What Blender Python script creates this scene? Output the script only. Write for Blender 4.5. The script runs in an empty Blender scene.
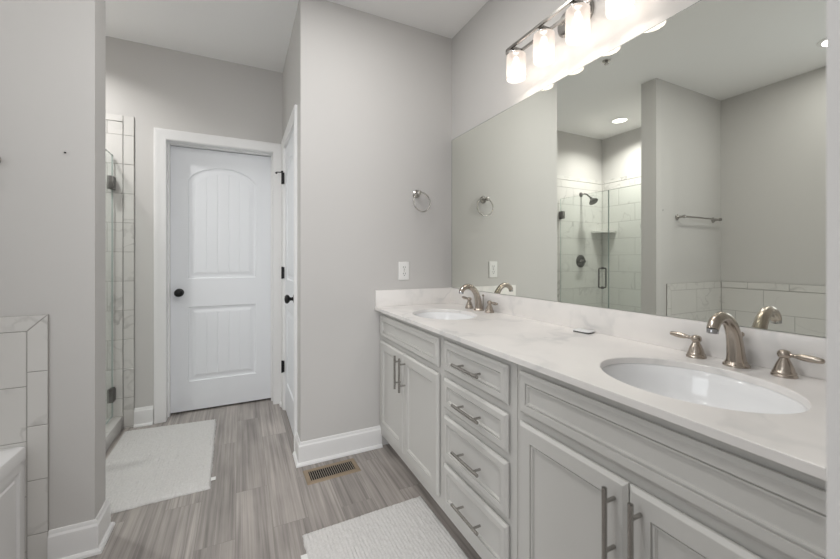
import bpy, bmesh, math, random
from mathutils import Vector, Matrix, noise
PI = math.pi
sc = bpy.context.scene
COL = sc.collection
random.seed(4)

# ------------------------------------------------------------------ camera
H_CAM = 1.1817
cam_d = bpy.data.cameras.new('camera'); cam = bpy.data.objects.new('camera', cam_d); COL.objects.link(cam)
cam.location = (0, 0, H_CAM); cam.rotation_euler = (PI/2, 0, -math.radians(26.0544))
cam_d.sensor_width = 36; cam_d.lens = 36*367.0/840; cam_d.shift_y = -(279.5-258.98)/840
cam_d.dof.use_dof = True; cam_d.dof.focus_distance = 2.2; cam_d.dof.aperture_fstop = 5.0
cam_d.clip_start = 0.02; cam_d.clip_end = 60
sc.camera = cam

# ------------------------------------------------------------------ world, light, exposure
w = bpy.data.worlds.new('world'); sc.world = w; w.use_nodes = True
bg = w.node_tree.nodes['Background']; bg.inputs[0].default_value = (0.93, 0.965, 1.0, 1); bg.inputs[1].default_value = .45
sc.view_settings.view_transform = 'Standard'; sc.view_settings.look = 'None'
sc.view_settings.gamma = 1; sc.view_settings.use_curve_mapping = False
sc.view_settings.exposure = 0.23
sc.cycles.max_bounces = 14; sc.cycles.diffuse_bounces = 7; sc.cycles.transparent_max_bounces = 16
sc.cycles.use_denoising = True
sc.cycles.caustics_reflective = False; sc.cycles.caustics_refractive = False
CAN_W = 13.0       # recessed downlights, two of them added fill
BULB_W = 2.9       # each vanity bulb
TUB_FILL_W = 4.6       # fill lamp at the added, unseen tub window
DOORWAY_FILL_W = 56.0      # fill lamp at the added window behind the camera, through the open doorway

def lamp(name, kind, loc, power, col, parent=None, rot=(0, 0, 0), size=.1, size_y=None, shape=None, spread=None):
    d = bpy.data.lights.new(name, kind); d.energy = power; d.color = col
    if kind == 'AREA':
        d.shape = shape or 'RECTANGLE'; d.size = size
        if size_y: d.size_y = size_y
        if spread: d.spread = spread
    else:
        d.shadow_soft_size = size
    o = bpy.data.objects.new(name, d); COL.objects.link(o); o.rotation_euler = rot
    if parent: o.parent = parent; o.location = Vector(loc)-ORG[parent.name]
    else: o.location = loc
    return o
ORG = {}
# added fill lamps: one at the unseen tub window, one through the doorway
lamp('added_tub_window_fill', 'AREA', (-1.50, .60, 1.68), TUB_FILL_W, (.93, .97, 1), rot=(0, -PI/2, 0), size=.84, size_y=.74)
lamp('added_bedroom_window_fill', 'AREA', (-.60, -2.72, 1.45), DOORWAY_FILL_W, (.97, .98, 1), rot=(PI/2, 0, 0), size=1.5, size_y=1.7)

# ------------------------------------------------------------------ materials
def mat(name, col, rough=.5, metal=0, spec=.5, bump=None, coat=0, var=None):
    m = bpy.data.materials.new(name); m.use_nodes = True; nt = m.node_tree
    b = nt.nodes['Principled BSDF']
    b.inputs['Base Color'].default_value = (*col, 1); b.inputs['Roughness'].default_value = rough
    b.inputs['Metallic'].default_value = metal; b.inputs['Specular IOR Level'].default_value = spec
    b.inputs['Coat Weight'].default_value = coat
    tc = nt.nodes.new('ShaderNodeTexCoord')
    n = nt.nodes.new('ShaderNodeTexNoise'); n.inputs['Scale'].default_value = (bump[0] if bump else 60)
    n.inputs['Detail'].default_value = 4
    nt.links.new(tc.outputs['Object'], n.inputs['Vector'])
    if bump:
        bp = nt.nodes.new('ShaderNodeBump'); bp.inputs['Strength'].default_value = bump[1]; bp.inputs['Distance'].default_value = .002
        nt.links.new(n.outputs['Fac'], bp.inputs['Height']); nt.links.new(bp.outputs['Normal'], b.inputs['Normal'])
    if var:
        n2 = nt.nodes.new('ShaderNodeTexNoise'); n2.inputs['Scale'].default_value = var[0]; n2.inputs['Detail'].default_value = 3
        nt.links.new(tc.outputs['Object'], n2.inputs['Vector'])
        mx = nt.nodes.new('ShaderNodeMix'); mx.data_type = 'RGBA'
        mx.inputs['A'].default_value = (*[c*(1-var[1]) for c in col], 1); mx.inputs['B'].default_value = (*[min(1, c*(1+var[1])) for c in col], 1)
        nt.links.new(n2.outputs['Fac'], mx.inputs['Factor']); nt.links.new(mx.outputs['Result'], b.inputs['Base Color'])
    return m

M = {}
M['wall'] = mat('wall_paint', (.585, .575, .562), .75, bump=(220, .06), spec=.3)
M['ceiling'] = mat('ceiling_paint', (.87, .87, .865), .85, bump=(160, .1), spec=.2)
M['trim'] = mat('trim_paint', (.80, .80, .80), .38, bump=(90, .03))
M['door'] = mat('door_paint', (.80, .82, .85), .42, bump=(130, .05))
M['cabinet'] = mat('cabinet_paint', (.61, .605, .585), .42, bump=(140, .01), var=(3, .02))
M['kick'] = mat('toe_kick_paint', (.30, .28, .25), .6, bump=(140, .03))
M['porcelain'] = mat('porcelain', (.84, .85, .86), .12, coat=.5)
M['acrylic'] = mat('tub_acrylic', (.82, .825, .83), .2, coat=.3)
M['plastic'] = mat('white_plastic', (.82, .82, .81), .35)
M['black'] = mat('matte_black_metal', (.012, .012, .013), .38, metal=.4)
M['dark'] = mat('painted_duct_shade', (.006, .006, .006), .9)  # near-black colour stands in for the shade inside the vent
M['grout'] = mat('grout', (.37, .36, .345), .9, bump=(300, .2))
M['rug'] = mat('cotton_rug', (.63, .62, .612), .95, bump=(260, 1.0), spec=.1, var=(130, .16))
M['cloth_tag'] = mat('rug_tag_cloth', (.75, .75, .74), .9)
M['beige'] = mat('vent_tan_metal', (.30, .235, .165), .45, metal=.35, bump=(200, .05))
M['louver'] = mat('vent_louver_metal', (.36, .31, .25), .4, metal=.4)
M['soap'] = mat('soap_wrap', (.80, .82, .83), .3)
M['soap_shadow'] = mat('soap_shadow_paint', (.12, .12, .12), .5)  # colour of the shadow painted under the packet
M['slot'] = mat('outlet_slot', (.04, .04, .04), .6)

def brushed(name, col, rough):
    m = mat(name, col, rough, metal=1)
    nt = m.node_tree; b = nt.nodes['Principled BSDF']
    tc = nt.nodes.new('ShaderNodeTexCoord'); mp = nt.nodes.new('ShaderNodeMapping'); mp.inputs['Scale'].default_value = (60, 60, 260)
    n = nt.nodes.new('ShaderNodeTexNoise'); n.inputs['Scale'].default_value = 1
    nt.links.new(tc.outputs['Object'], mp.inputs['Vector']); nt.links.new(mp.outputs['Vector'], n.inputs['Vector'])
    mr = nt.nodes.new('ShaderNodeMapRange'); mr.inputs['To Min'].default_value = rough-.025; mr.inputs['To Max'].default_value = rough+.025
    nt.links.new(n.outputs['Fac'], mr.inputs['Value']); nt.links.new(mr.outputs['Result'], b.inputs['Roughness'])
    return m
M['nickel'] = brushed('brushed_nickel', (.44, .39, .34), .24)
M['pull'] = mat('pull_nickel', (.42, .405, .385), .27, metal=1)
M['bronze'] = brushed('dark_nickel', (.20, .195, .19), .30)
M['chrome'] = mat('chrome', (.45, .45, .46), .08, metal=1)

def mirror_mat():
    m = mat('mirror_silver', (.935, .955, .895), .0, metal=1); return m
M['mirror'] = mirror_mat()
M['mirror_edge'] = mat('mirror_edge_glass', (.16, .19, .18), .15)

def glass_mat():
    m = bpy.data.materials.new('clear_glass'); m.use_nodes = True; nt = m.node_tree; nt.nodes.clear()
    o = nt.nodes.new('ShaderNodeOutputMaterial'); tr = nt.nodes.new('ShaderNodeBsdfTransparent'); tr.inputs[0].default_value = (.965, .985, .975, 1)
    gl = nt.nodes.new('ShaderNodeBsdfGlossy'); gl.inputs['Roughness'].default_value = .0
    fr = nt.nodes.new('ShaderNodeFresnel'); fr.inputs[0].default_value = 1.3
    mx = nt.nodes.new('ShaderNodeMixShader'); ge = nt.nodes.new('ShaderNodeNewGeometry')
    sb = nt.nodes.new('ShaderNodeMath'); sb.operation = 'SUBTRACT'; sb.inputs[0].default_value = 1; nt.links.new(ge.outputs['Backfacing'], sb.inputs[1])
    mu = nt.nodes.new('ShaderNodeMath'); mu.operation = 'MULTIPLY'; nt.links.new(fr.outputs[0], mu.inputs[0]); nt.links.new(sb.outputs[0], mu.inputs[1])
    nt.links.new(mu.outputs[0], mx.inputs[0]); nt.links.new(tr.outputs[0], mx.inputs[1]); nt.links.new(gl.outputs[0], mx.inputs[2])
    nt.links.new(mx.outputs[0], o.inputs[0]); return m
M['glass'] = glass_mat()
M['glass_edge'] = mat('glass_cut_edge', (.34, .40, .38), .2)

def shade_mat():
    m = bpy.data.materials.new('frosted_shade_glass'); m.use_nodes = True; nt = m.node_tree; nt.nodes.clear()
    o = nt.nodes.new('ShaderNodeOutputMaterial')
    tr = nt.nodes.new('ShaderNodeBsdfTransparent'); tl = nt.nodes.new('ShaderNodeBsdfTranslucent'); tl.inputs[0].default_value = (.13, .115, .105, 1)
    df = nt.nodes.new('ShaderNodeBsdfDiffuse'); df.inputs[0].default_value = (.34, .32, .31, 1)
    a = nt.nodes.new('ShaderNodeMixShader'); a.inputs[0].default_value = .55
    b = nt.nodes.new('ShaderNodeMixShader'); b.inputs[0].default_value = .72
    em = nt.nodes.new('ShaderNodeEmission'); em.inputs[0].default_value = (1, .88, .78, 1); em.inputs[1].default_value = .30
    ad = nt.nodes.new('ShaderNodeAddShader')
    nt.links.new(df.outputs[0], a.inputs[1]); nt.links.new(tl.outputs[0], a.inputs[2])
    nt.links.new(tr.outputs[0], b.inputs[1]); nt.links.new(a.outputs[0], b.inputs[2])
    nt.links.new(b.outputs[0], ad.inputs[0]); nt.links.new(em.outputs[0], ad.inputs[1])
    nt.links.new(ad.outputs[0], o.inputs[0]); return m
M['shade'] = shade_mat()

def emit(name, col, s):
    m = bpy.data.materials.new(name); m.use_nodes = True; nt = m.node_tree; nt.nodes.clear()
    o = nt.nodes.new('ShaderNodeOutputMaterial'); e = nt.nodes.new('ShaderNodeEmission'); e.inputs[0].default_value = (*col, 1); e.inputs[1].default_value = s
    nt.links.new(e.outputs[0], o.inputs[0]); return m
M['bulb'] = emit('lit_bulb', (1, .93, .86), 6)
M['lens'] = emit('lit_downlight_lens', (1, .97, .93), 3)

def stone(name, base, vein, rough, scale, island, vein_w=.06, cloud=.5, coat=.0):
    """white marble / quartz: clouds and thin wandering veins; every tile of a tiled mesh gets its own piece of stone"""
    m = mat(name, base, rough, coat=coat); nt = m.node_tree; b = nt.nodes['Principled BSDF']; L = nt.links.new
    tc = nt.nodes.new('ShaderNodeTexCoord'); vec = tc.outputs['Object']
    if island:
        ge = nt.nodes.new('ShaderNodeNewGeometry'); ml = nt.nodes.new('ShaderNodeVectorMath'); ml.operation = 'MULTIPLY'
        cb = nt.nodes.new('ShaderNodeCombineXYZ')
        for i in range(3): L(ge.outputs['Random Per Island'], cb.inputs[i])
        ml.inputs[1].default_value = (37, 91, 53); L(cb.outputs[0], ml.inputs[0])
        ad = nt.nodes.new('ShaderNodeVectorMath'); ad.operation = 'ADD'; L(vec, ad.inputs[0]); L(ml.outputs[0], ad.inputs[1]); vec = ad.outputs[0]
    wob = nt.nodes.new('ShaderNodeTexNoise'); wob.inputs['Scale'].default_value = scale*.9; wob.inputs['Detail'].default_value = 5; L(vec, wob.inputs['Vector'])
    sc_ = nt.nodes.new('ShaderNodeVectorMath'); sc_.operation = 'SCALE'; sc_.inputs['Scale'].default_value = .9/scale*1.6; L(wob.outputs['Color'], sc_.inputs[0])
    ad2 = nt.nodes.new('ShaderNodeVectorMath'); ad2.operation = 'ADD'; L(vec, ad2.inputs[0]); L(sc_.outputs[0], ad2.inputs[1])
    vn = nt.nodes.new('ShaderNodeTexNoise'); vn.inputs['Scale'].default_value = scale*.55; vn.inputs['Detail'].default_value = 2; L(ad2.outputs[0], vn.inputs['Vector'])
    s1 = nt.nodes.new('ShaderNodeMath'); s1.operation = 'SUBTRACT'; s1.inputs[1].default_value = .5; L(vn.outputs['Fac'], s1.inputs[0])
    s2 = nt.nodes.new('ShaderNodeMath'); s2.operation = 'ABSOLUTE'; L(s1.outputs[0], s2.inputs[0])
    mr = nt.nodes.new('ShaderNodeMapRange'); mr.inputs['From Min'].default_value = 0; mr.inputs['From Max'].default_value = vein_w
    mr.inputs['To Min'].default_value = 1; mr.inputs['To Max'].default_value = 0; mr.interpolation_type = 'SMOOTHSTEP'; L(s2.outputs[0], mr.inputs['Value'])
    cl = nt.nodes.new('ShaderNodeTexNoise'); cl.inputs['Scale'].default_value = scale*.6; cl.inputs['Detail'].default_value = 4; L(vec, cl.inputs['Vector'])
    cr = nt.nodes.new('ShaderNodeMapRange'); cr.inputs['From Min'].default_value = .4; cr.inputs['From Max'].default_value = .7; L(cl.outputs['Fac'], cr.inputs['Value'])
    mu = nt.nodes.new('ShaderNodeMath'); mu.operation = 'MULTIPLY'; L(mr.outputs['Result'], mu.inputs[0]); L(cr.outputs['Result'], mu.inputs[1])
    c2 = nt.nodes.new('ShaderNodeMath'); c2.operation = 'MULTIPLY'; c2.inputs[1].default_value = cloud*.35; L(cr.outputs['Result'], c2.inputs[0])
    mx0 = nt.nodes.new('ShaderNodeMath'); mx0.operation = 'MAXIMUM'; L(mu.outputs[0], mx0.inputs[0]); L(c2.outputs[0], mx0.inputs[1])
    mx = nt.nodes.new('ShaderNodeMix'); mx.data_type = 'RGBA'; mx.inputs['A'].default_value = (*base, 1); mx.inputs['B'].default_value = (*vein, 1)
    L(mx0.outputs[0], mx.inputs['Factor']); L(mx.outputs['Result'], b.inputs['Base Color'])
    return m
M['tile'] = stone('marble_tile', (.66, .65, .63), (.44, .43, .415), .25, 5, True, .022, .15)
M['quartz'] = stone('quartz', (.86, .84, .82), (.62, .62, .615), .30, 7, False, .07, .8)

def floor_mat():
    m = mat('wood_look_plank_tile', (.2, .18, .165), .42, spec=.4); nt = m.node_tree; b = nt.nodes['Principled BSDF']; L = nt.links.new
    tc = nt.nodes.new('ShaderNodeTexCoord'); mp = nt.nodes.new('ShaderNodeMapping')
    mp.inputs['Rotation'].default_value = (0, 0, PI/2); mp.inputs['Location'].default_value = (.42, .02, 0)
    L(tc.outputs['Object'], mp.inputs['Vector'])
    br = nt.nodes.new('ShaderNodeTexBrick'); br.offset = .37; br.offset_frequency = 2; br.inputs['Scale'].default_value = 1
    br.inputs['Brick Width'].default_value = .914; br.inputs['Row Height'].default_value = .15
    br.inputs['Mortar Size'].default_value = .0013; br.inputs['Mortar Smooth'].default_value = .1; br.inputs['Bias'].default_value = 0
    br.inputs['Color1'].default_value = (0, 0, 0, 1); br.inputs['Color2'].default_value = (1, 1, 1, 1); br.inputs['Mortar'].default_value = (.5, .5, .5, 1)
    L(mp.outputs['Vector'], br.inputs['Vector'])
    # per plank shift of the grain
    sepm = nt.nodes.new('ShaderNodeVectorMath'); sepm.operation = 'MULTIPLY'; sepm.inputs[1].default_value = (7, 13, 5); L(br.outputs['Color'], sepm.inputs[0])
    ad = nt.nodes.new('ShaderNodeVectorMath'); ad.operation = 'ADD'; L(mp.outputs['Vector'], ad.inputs[0]); L(sepm.outputs[0], ad.inputs[1])
    m2 = nt.nodes.new('ShaderNodeMapping'); m2.inputs['Scale'].default_value = (.9, 42, 1); L(ad.outputs[0], m2.inputs['Vector'])
    g = nt.nodes.new('ShaderNodeTexNoise'); g.inputs['Scale'].default_value = 1.5; g.inputs['Detail'].default_value = 8; g.inputs['Roughness'].default_value = .62; g.inputs['Distortion'].default_value = .12
    L(m2.outputs[0], g.inputs['Vector'])
    m3 = nt.nodes.new('ShaderNodeMapping'); m3.inputs['Scale'].default_value = (1.2, 5, 1); L(ad.outputs[0], m3.inputs['Vector'])
    g2 = nt.nodes.new('ShaderNodeTexNoise'); g2.inputs['Scale'].default_value = 1.6; g2.inputs['Detail'].default_value = 3; L(m3.outputs[0], g2.inputs['Vector'])
    m4 = nt.nodes.new('ShaderNodeMapping'); m4.inputs['Scale'].default_value = (.55, 85, 1); L(ad.outputs[0], m4.inputs['Vector'])
    g3 = nt.nodes.new('ShaderNodeTexNoise'); g3.inputs['Scale'].default_value = 1.4; g3.inputs['Detail'].default_value = 4; L(m4.outputs[0], g3.inputs['Vector'])
    r = nt.nodes.new('ShaderNodeValToRGB'); e = r.color_ramp.elements
    e[0].position = .30; e[0].color = (.205, .188, .177, 1); e[1].position = .72; e[1].color = (.45, .412, .388, 1)
    el = e.new(.5); el.color = (.335, .308, .290, 1)
    L(g.outputs['Fac'], r.inputs['Fac'])
    mr = nt.nodes.new('ShaderNodeMapRange'); mr.inputs['From Min'].default_value = .3; mr.inputs['From Max'].default_value = .7
    mr.inputs['To Min'].default_value = .78; mr.inputs['To Max'].default_value = 1.2; L(g2.outputs['Fac'], mr.inputs['Value'])
    pl = nt.nodes.new('ShaderNodeMapRange'); pl.inputs['To Min'].default_value = .88; pl.inputs['To Max'].default_value = 1.08; L(br.outputs['Color'], pl.inputs['Value'])
    mm = nt.nodes.new('ShaderNodeMath'); mm.operation = 'MULTIPLY'; L(mr.outputs['Result'], mm.inputs[0]); L(pl.outputs['Result'], mm.inputs[1])
    sk = nt.nodes.new('ShaderNodeMapRange'); sk.inputs['From Min'].default_value = .66; sk.inputs['From Max'].default_value = .74
    sk.inputs['To Min'].default_value = 0; sk.inputs['To Max'].default_value = .55; L(g3.outputs['Fac'], sk.inputs['Value'])
    hs = nt.nodes.new('ShaderNodeVectorMath'); hs.operation = 'SCALE'; L(r.outputs['Color'], hs.inputs[0]); L(mm.outputs[0], hs.inputs['Scale'])
    x1 = nt.nodes.new('ShaderNodeMix'); x1.data_type = 'RGBA'; x1.inputs['B'].default_value = (.50, .47, .44, 1)
    L(sk.outputs['Result'], x1.inputs['Factor']); L(hs.outputs[0], x1.inputs['A'])
    x2 = nt.nodes.new('ShaderNodeMix'); x2.data_type = 'RGBA'; x2.inputs['B'].default_value = (.25, .232, .215, 1)
    L(br.outputs['Fac'], x2.inputs['Factor']); L(x1.outputs['Result'], x2.inputs['A']); L(x2.outputs['Result'], b.inputs['Base Color'])
    bp = nt.nodes.new('ShaderNodeBump'); bp.inputs['Strength'].default_value = .25; bp.inputs['Distance'].default_value = .002
    iv = nt.nodes.new('ShaderNodeMath'); iv.operation = 'SUBTRACT'; L(g.outputs['Fac'], iv.inputs[0]); L(br.outputs['Fac'], iv.inputs[1])
    L(iv.outputs[0], bp.inputs['Height']); L(bp.outputs['Normal'], b.inputs['Normal'])
    return m
M['floor'] = floor_mat()

# ------------------------------------------------------------------ mesh helpers
def nb(): return bmesh.new()
def box(bm, x0, x1, y0, y1, z0, z1, bev=0, seg=2):
    v = [bm.verts.new((x, y, z)) for z in (z0, z1) for y in (y0, y1) for x in (x0, x1)]
    fs = [bm.faces.new([v[i] for i in q]) for q in ((0, 2, 3, 1), (4, 5, 7, 6), (0, 1, 5, 4), (2, 6, 7, 3), (0, 4, 6, 2), (1, 3, 7, 5))]
    if bev:
        es = list({e for f in fs for e in f.edges})
        bmesh.ops.bevel(bm, geom=es, offset=bev, segments=seg, profile=.5, affect='EDGES', clamp_overlap=True)
def loops(bm, ls, cap0=False, cap1=False, closed=True, wrap=False):
    vs = [[bm.verts.new(p) for p in l] for l in ls]
    n = len(vs[0]); seq = list(zip(vs, vs[1:])) + ([(vs[-1], vs[0])] if wrap else [])
    for a, b in seq:
        for i in range(n if closed else n-1):
            j = (i+1) % n
            try: bm.faces.new((a[i], a[j], b[j], b[i]))
            except ValueError: pass
    if cap0: bm.faces.new(vs[0][::-1])
    if cap1: bm.faces.new(vs[-1])
    return vs
def tube(bm, path, rad, n=14, cap=True, flat=None):
    path = [Vector(p) for p in path]
    if not hasattr(rad, '__len__'): rad = [rad]*len(path)
    t0 = (path[1]-path[0]).normalized(); up = Vector((0, 0, 1)) if abs(t0.z) < .9 else Vector((1, 0, 0))
    nrm = t0.cross(up).normalized(); ls = []
    for i, p in enumerate(path):
        t = ((path[min(i+1, len(path)-1)]-path[max(i-1, 0)])).normalized()
        nrm = (nrm-t*nrm.dot(t)).normalized(); bi = t.cross(nrm)
        r = rad[i]; ra, rb = (r if hasattr(r, '__len__') else (r, r))
        ls.append([p+nrm*ra*math.cos(2*PI*k/n)+bi*rb*math.sin(2*PI*k/n) for k in range(n)])
    loops(bm, ls, cap, cap)
def ring_tube(bm, c, R, r, ax1, ax2, n=48, m=12, arc=2*PI):
    c = Vector(c); ax1 = Vector(ax1).normalized(); ax2 = Vector(ax2).normalized(); nz = ax1.cross(ax2)
    ls = []
    for i in range(n):
        a = 2*PI*i/n; d = ax1*math.cos(a)+ax2*math.sin(a)
        ls.append([c+d*(R+r*math.cos(2*PI*k/m))+nz*r*math.sin(2*PI*k/m) for k in range(m)])
    loops(bm, ls, wrap=True)
def lathe(bm, prof, c, axis=(0, 0, 1), n=28, cap=True):
    c = Vector(c); q = Vector((0, 0, 1)).rotation_difference(Vector(axis).normalized())
    loops(bm, [[c+q @ Vector((r*math.cos(2*PI*k/n), r*math.sin(2*PI*k/n), z)) for k in range(n)] for r, z in prof], cap, cap)
def miter(path, closed=False):
    """left-hand miter vectors of a 2D polyline"""
    out = []; n = len(path)
    for i in range(n):
        ds = []
        if i > 0 or closed: a, b = path[i-1], path[i]; ds.append((b[0]-a[0], b[1]-a[1]))
        if i < n-1 or closed: a, b = path[i], path[(i+1) % n]; ds.append((b[0]-a[0], b[1]-a[1]))
        ns = []
        for d in ds:
            l = math.hypot(*d); ns.append((-d[1]/l, d[0]/l))
        if len(ns) == 1: out.append(ns[0])
        else:
            sx, sy = ns[0][0]+ns[1][0], ns[0][1]+ns[1][1]; k = 1+ns[0][0]*ns[1][0]+ns[0][1]*ns[1][1]
            out.append((sx/k, sy/k))
    return out
def sweep(bm, path, prof, mp, closed=False):
    """profile points (offset to the left of the path, height); mp maps (u, v, height) to 3D"""
    ms = miter(path, closed); ls = []
    for (u, v), (mu, mv) in zip(path, ms):
        ls.append([mp(u+mu*w_, v+mv*w_, h_) for w_, h_ in prof])
    loops(bm, ls, cap0=not closed, cap1=not closed, wrap=closed)
def nested(bm, u0, u1, v0, v1, prof, mp, cap=True, back=True):
    """raised / recessed panel: (inset, depth) rectangles from outside in"""
    ls = [[mp(u0+i, v0+i, d), mp(u1-i, v0+i, d), mp(u1-i, v1-i, d), mp(u0+i, v1-i, d)] for i, d in prof]
    loops(bm, ls, cap0=back, cap1=cap)

def link(o, parent, loc):
    COL.objects.link(o)
    if parent is not None:
        o.parent = parent; o.location = loc-ORG[parent.name]
    else: o.location = loc
    ORG[o.name] = loc.copy()
def obj(name, bm, m, parent=None, smooth=True, kind=None, base=False, ang=35):
    bmesh.ops.remove_doubles(bm, verts=bm.verts, dist=1e-6)
    bmesh.ops.recalc_face_normals(bm, faces=bm.faces)
    xs = [v.co for v in bm.verts]
    lo = Vector([min(c[i] for c in xs) for i in range(3)]); hi = Vector([max(c[i] for c in xs) for i in range(3)])
    c = (lo+hi)/2
    if parent is None: c.z = lo.z
    for v in bm.verts: v.co -= c
    me = bpy.data.meshes.new(name); bm.to_mesh(me); bm.free()
    ms = m if isinstance(m, (list, tuple)) else [m]
    for q in ms: me.materials.append(q)
    if smooth:
        me.polygons.foreach_set('use_smooth', [True]*len(me.polygons))
        me.set_sharp_from_angle(angle=math.radians(ang))
    o = bpy.data.objects.new(name, me); link(o, parent, c)
    if kind: o['kind'] = kind
    return o
def tag(o, label, cat, group=None):
    o['label'] = label; o['category'] = cat
    if group: o['group'] = group
    return o
def thing(name, loc, label=None, cat=None, group=None, kind=None):
    o = bpy.data.objects.new(name, None); o.empty_display_size = .05; link(o, None, Vector(loc))
    if label: tag(o, label, cat, group)
    if kind: o['kind'] = kind
    return o

# ------------------------------------------------------------------ key dimensions (metres)
XM, XW = 1.32, -1.545       # mirror wall, tub / shower wall
YR, YF = 2.196, 3.21        # towel-ring wall, far wall
XR = .31                    # closet side wall
HC = 2.713                  # ceiling
XD, YD0, YD1 = -.529, 1.91, 2.04    # end and faces of the wall between tub and shower
YN = .1207                  # near wall face
XN = .42                    # near wall end beside the camera
XC, ZC = .755, .881         # counter front, counter top
S = 'structure'

# ------------------------------------------------------------------ structure
def st(name, m, *boxes, label=None):
    bm = nb()
    for b in boxes: box(bm, *b)
    o = obj(name, bm, m, smooth=False, kind=S)
    if label: o['label'] = label
    return o
st('floor', M['floor'], (-2.5, 2.5, -2.9, 3.7, -.05, 0))
st('ceiling', M['ceiling'], (-2.5, 2.5, -2.9, 3.7, HC, HC+.05))
st('wall_right', M['wall'], (XM, XM+.12, -.02, YF+.115, 0, HC))
st('wall_back', M['wall'], (XR, XM, YR, YR+.1, 0, HC))
CY0, CY1 = 2.405, 3.045     # closet door opening
st('wall_closet', M['wall'], (XR, XR+.1, YR+.1, CY0, 0, HC), (XR, XR+.1, CY0, CY1, 2.05, HC), (XR, XR+.1, CY1, YF, 0, HC))
DX0, DX1 = -.4856, .2374    # far door opening
st('wall_far', M['wall'], (XW-.12, DX0-.015, YF, YF+.115, 0, HC), (DX0-.015, DX1+.015, YF, YF+.115, 2.062, HC), (DX1+.015, XM, YF, YF+.115, 0, HC))
st('wall_divider', M['wall'], (XW, XD, YD0, YD1, 0, HC))
WY0, WY1, WZ0, WZ1 = .2, 1.0, 1.22, 2.12     # added, unseen window over the tub
st('wall_left', M['wall'], (XW-.12, XW, -.02, WY0, 0, HC), (XW-.12, XW, WY1, YF, 0, HC), (XW-.12, XW, WY0, WY1, 0, WZ0), (XW-.12, XW, WY0, WY1, WZ1, HC))
st('wall_near', M['wall'], (XN, XM, 0, YN, 0, HC), (XW, -.45, 0, YN, 0, HC), (-.45, XN, 0, YN, 2.06, HC))
st('wall_light_block', M['wall'], (-.8, .6, 3.55, 3.6, 0, HC), (-.8, -.75, YF+.115, 3.55, 0, HC), (.55, .6, YF+.115, 3.55, 0, HC))  # unseen shell behind the far door, added to stop light leaking under it

# unseen room behind the open doorway, added with its window for the fill light
st('wall_bedroom', M['wall'], (-2.5, -2.4, -2.8, 0, 0, HC), (2.4, 2.5, -2.8, 0, 0, HC), (-2.5, -1.35, -2.9, -2.8, 0, HC), (.15, 2.5, -2.9, -2.8, 0, HC),
   (-1.35, .15, -2.9, -2.8, 0, .6), (-1.35, .15, -2.9, -2.8, 2.3, HC), (-2.4, XW, -.12, 0, 0, HC), (XM, 2.4, -.12, 0, 0, HC))
bm = nb(); nested(bm, -1.35, .15, .6, 2.3, [(0, 0), (0, .03), (.05, .03), (.05, 0)], lambda u, v, d: (u, -2.86+d, v), cap=False, back=False)
wf = obj('added_bedroom_window', bm, M['trim'], smooth=False, kind=S)
bm = nb(); box(bm, -1.30, .10, -2.85, -2.845, .65, 2.25); obj('added_window_pane', bm, M['glass'], wf, smooth=False)

# unseen window over the tub beside the camera, added to bring in light
bm = nb(); nested(bm, WY0, WY1, WZ0, WZ1, [(0, 0), (0, .03), (.05, .03), (.05, 0)], lambda u, v, d: (XW-.10+d, u, v), cap=False, back=False)
wf = obj('added_tub_window', bm, M['trim'], smooth=False, kind=S)
bm = nb(); box(bm, XW-.095, XW-.09, WY0+.045, WY1-.045, WZ0+.045, WZ1-.045); obj('added_window_pane', bm, M['glass'], wf, smooth=False)

# baseboards
BASE = [(0, .001), (0, .130), (.004, .130), (.007, .124), (.0075, .116), (.013, .108), (.014, .100), (.014, .018), (.020, .017), (.026, .010), (.028, .001)]
def baseboard(name, path):
    bm = nb(); sweep(bm, path, BASE, lambda u, v, h: (u, v, h)); return obj(name, bm, M['trim'], kind=S, ang=25)
# the room must lie to the left of the walking direction
# ring wall: walking from closet casing south then east, the room (outside of the corner) is on the right
bm = nb()
def sweep_r(bm, path, prof, mp): sweep(bm, path, [(-a, h) for a, h in prof], mp)
def bb_r(name, path):
    bm = nb(); sweep_r(bm, path, BASE, lambda u, v, h: (u, v, h)); return obj(name, bm, M['trim'], kind=S, ang=25)
bb_r('baseboard_back', [(XR, 2.333), (XR, YR), (.80, YR)])
bm = nb(); sweep(bm, [(-.700, YD1), (XD, YD1), (XD, YD0), (-.667, YD0)][::-1], [(-a, h) for a, h in BASE], lambda u, v, h: (u, v, h)); obj('baseboard_divider', bm, M['trim'], kind=S, ang=25)
bb_r('baseboard_far', [(-.6725, YF), (-.5625, YF)])
bb_r('baseboard_closet', [(XR, YF), (XR, CY1+.075)])

# casings: path along the opening, moulding outward and proud of the wall
CAS = [(0, 0), (0, .010), (.008, .013), (.012, .0135), (.050, .0155), (.058, .018), (.072, .018), (.076, .014), (.076, 0)]
def casing(name, u0, u1, top, mp, wide=.076):
    bm = nb(); prof = [(-min(a, wide)*1.0, d) for a, d in CAS]
    sweep(bm, [(u0, .001), (u0, top), (u1, top), (u1, .001)][::-1], prof, mp); return obj(name, bm, M['trim'], kind=S, ang=25)
bm = nb()
sweep(bm, [(DX0, .001), (DX0, 2.05), (DX1, 2.05), (DX1, .001)], [(a*.96, d) for a, d in CAS], lambda u, v, d: (u, YF-d, v))
obj('trim_1', bm, M['trim'], kind=S, ang=25)
bm = nb()
sweep(bm, [(CY0, .001), (CY0, 2.047), (CY1, 2.047), (CY1, .001)], [(a*.95, d) for a, d in CAS], lambda u, v, d: (XR-d, u, v))
obj('trim_2', bm, M['trim'], kind=S, ang=25)
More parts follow.
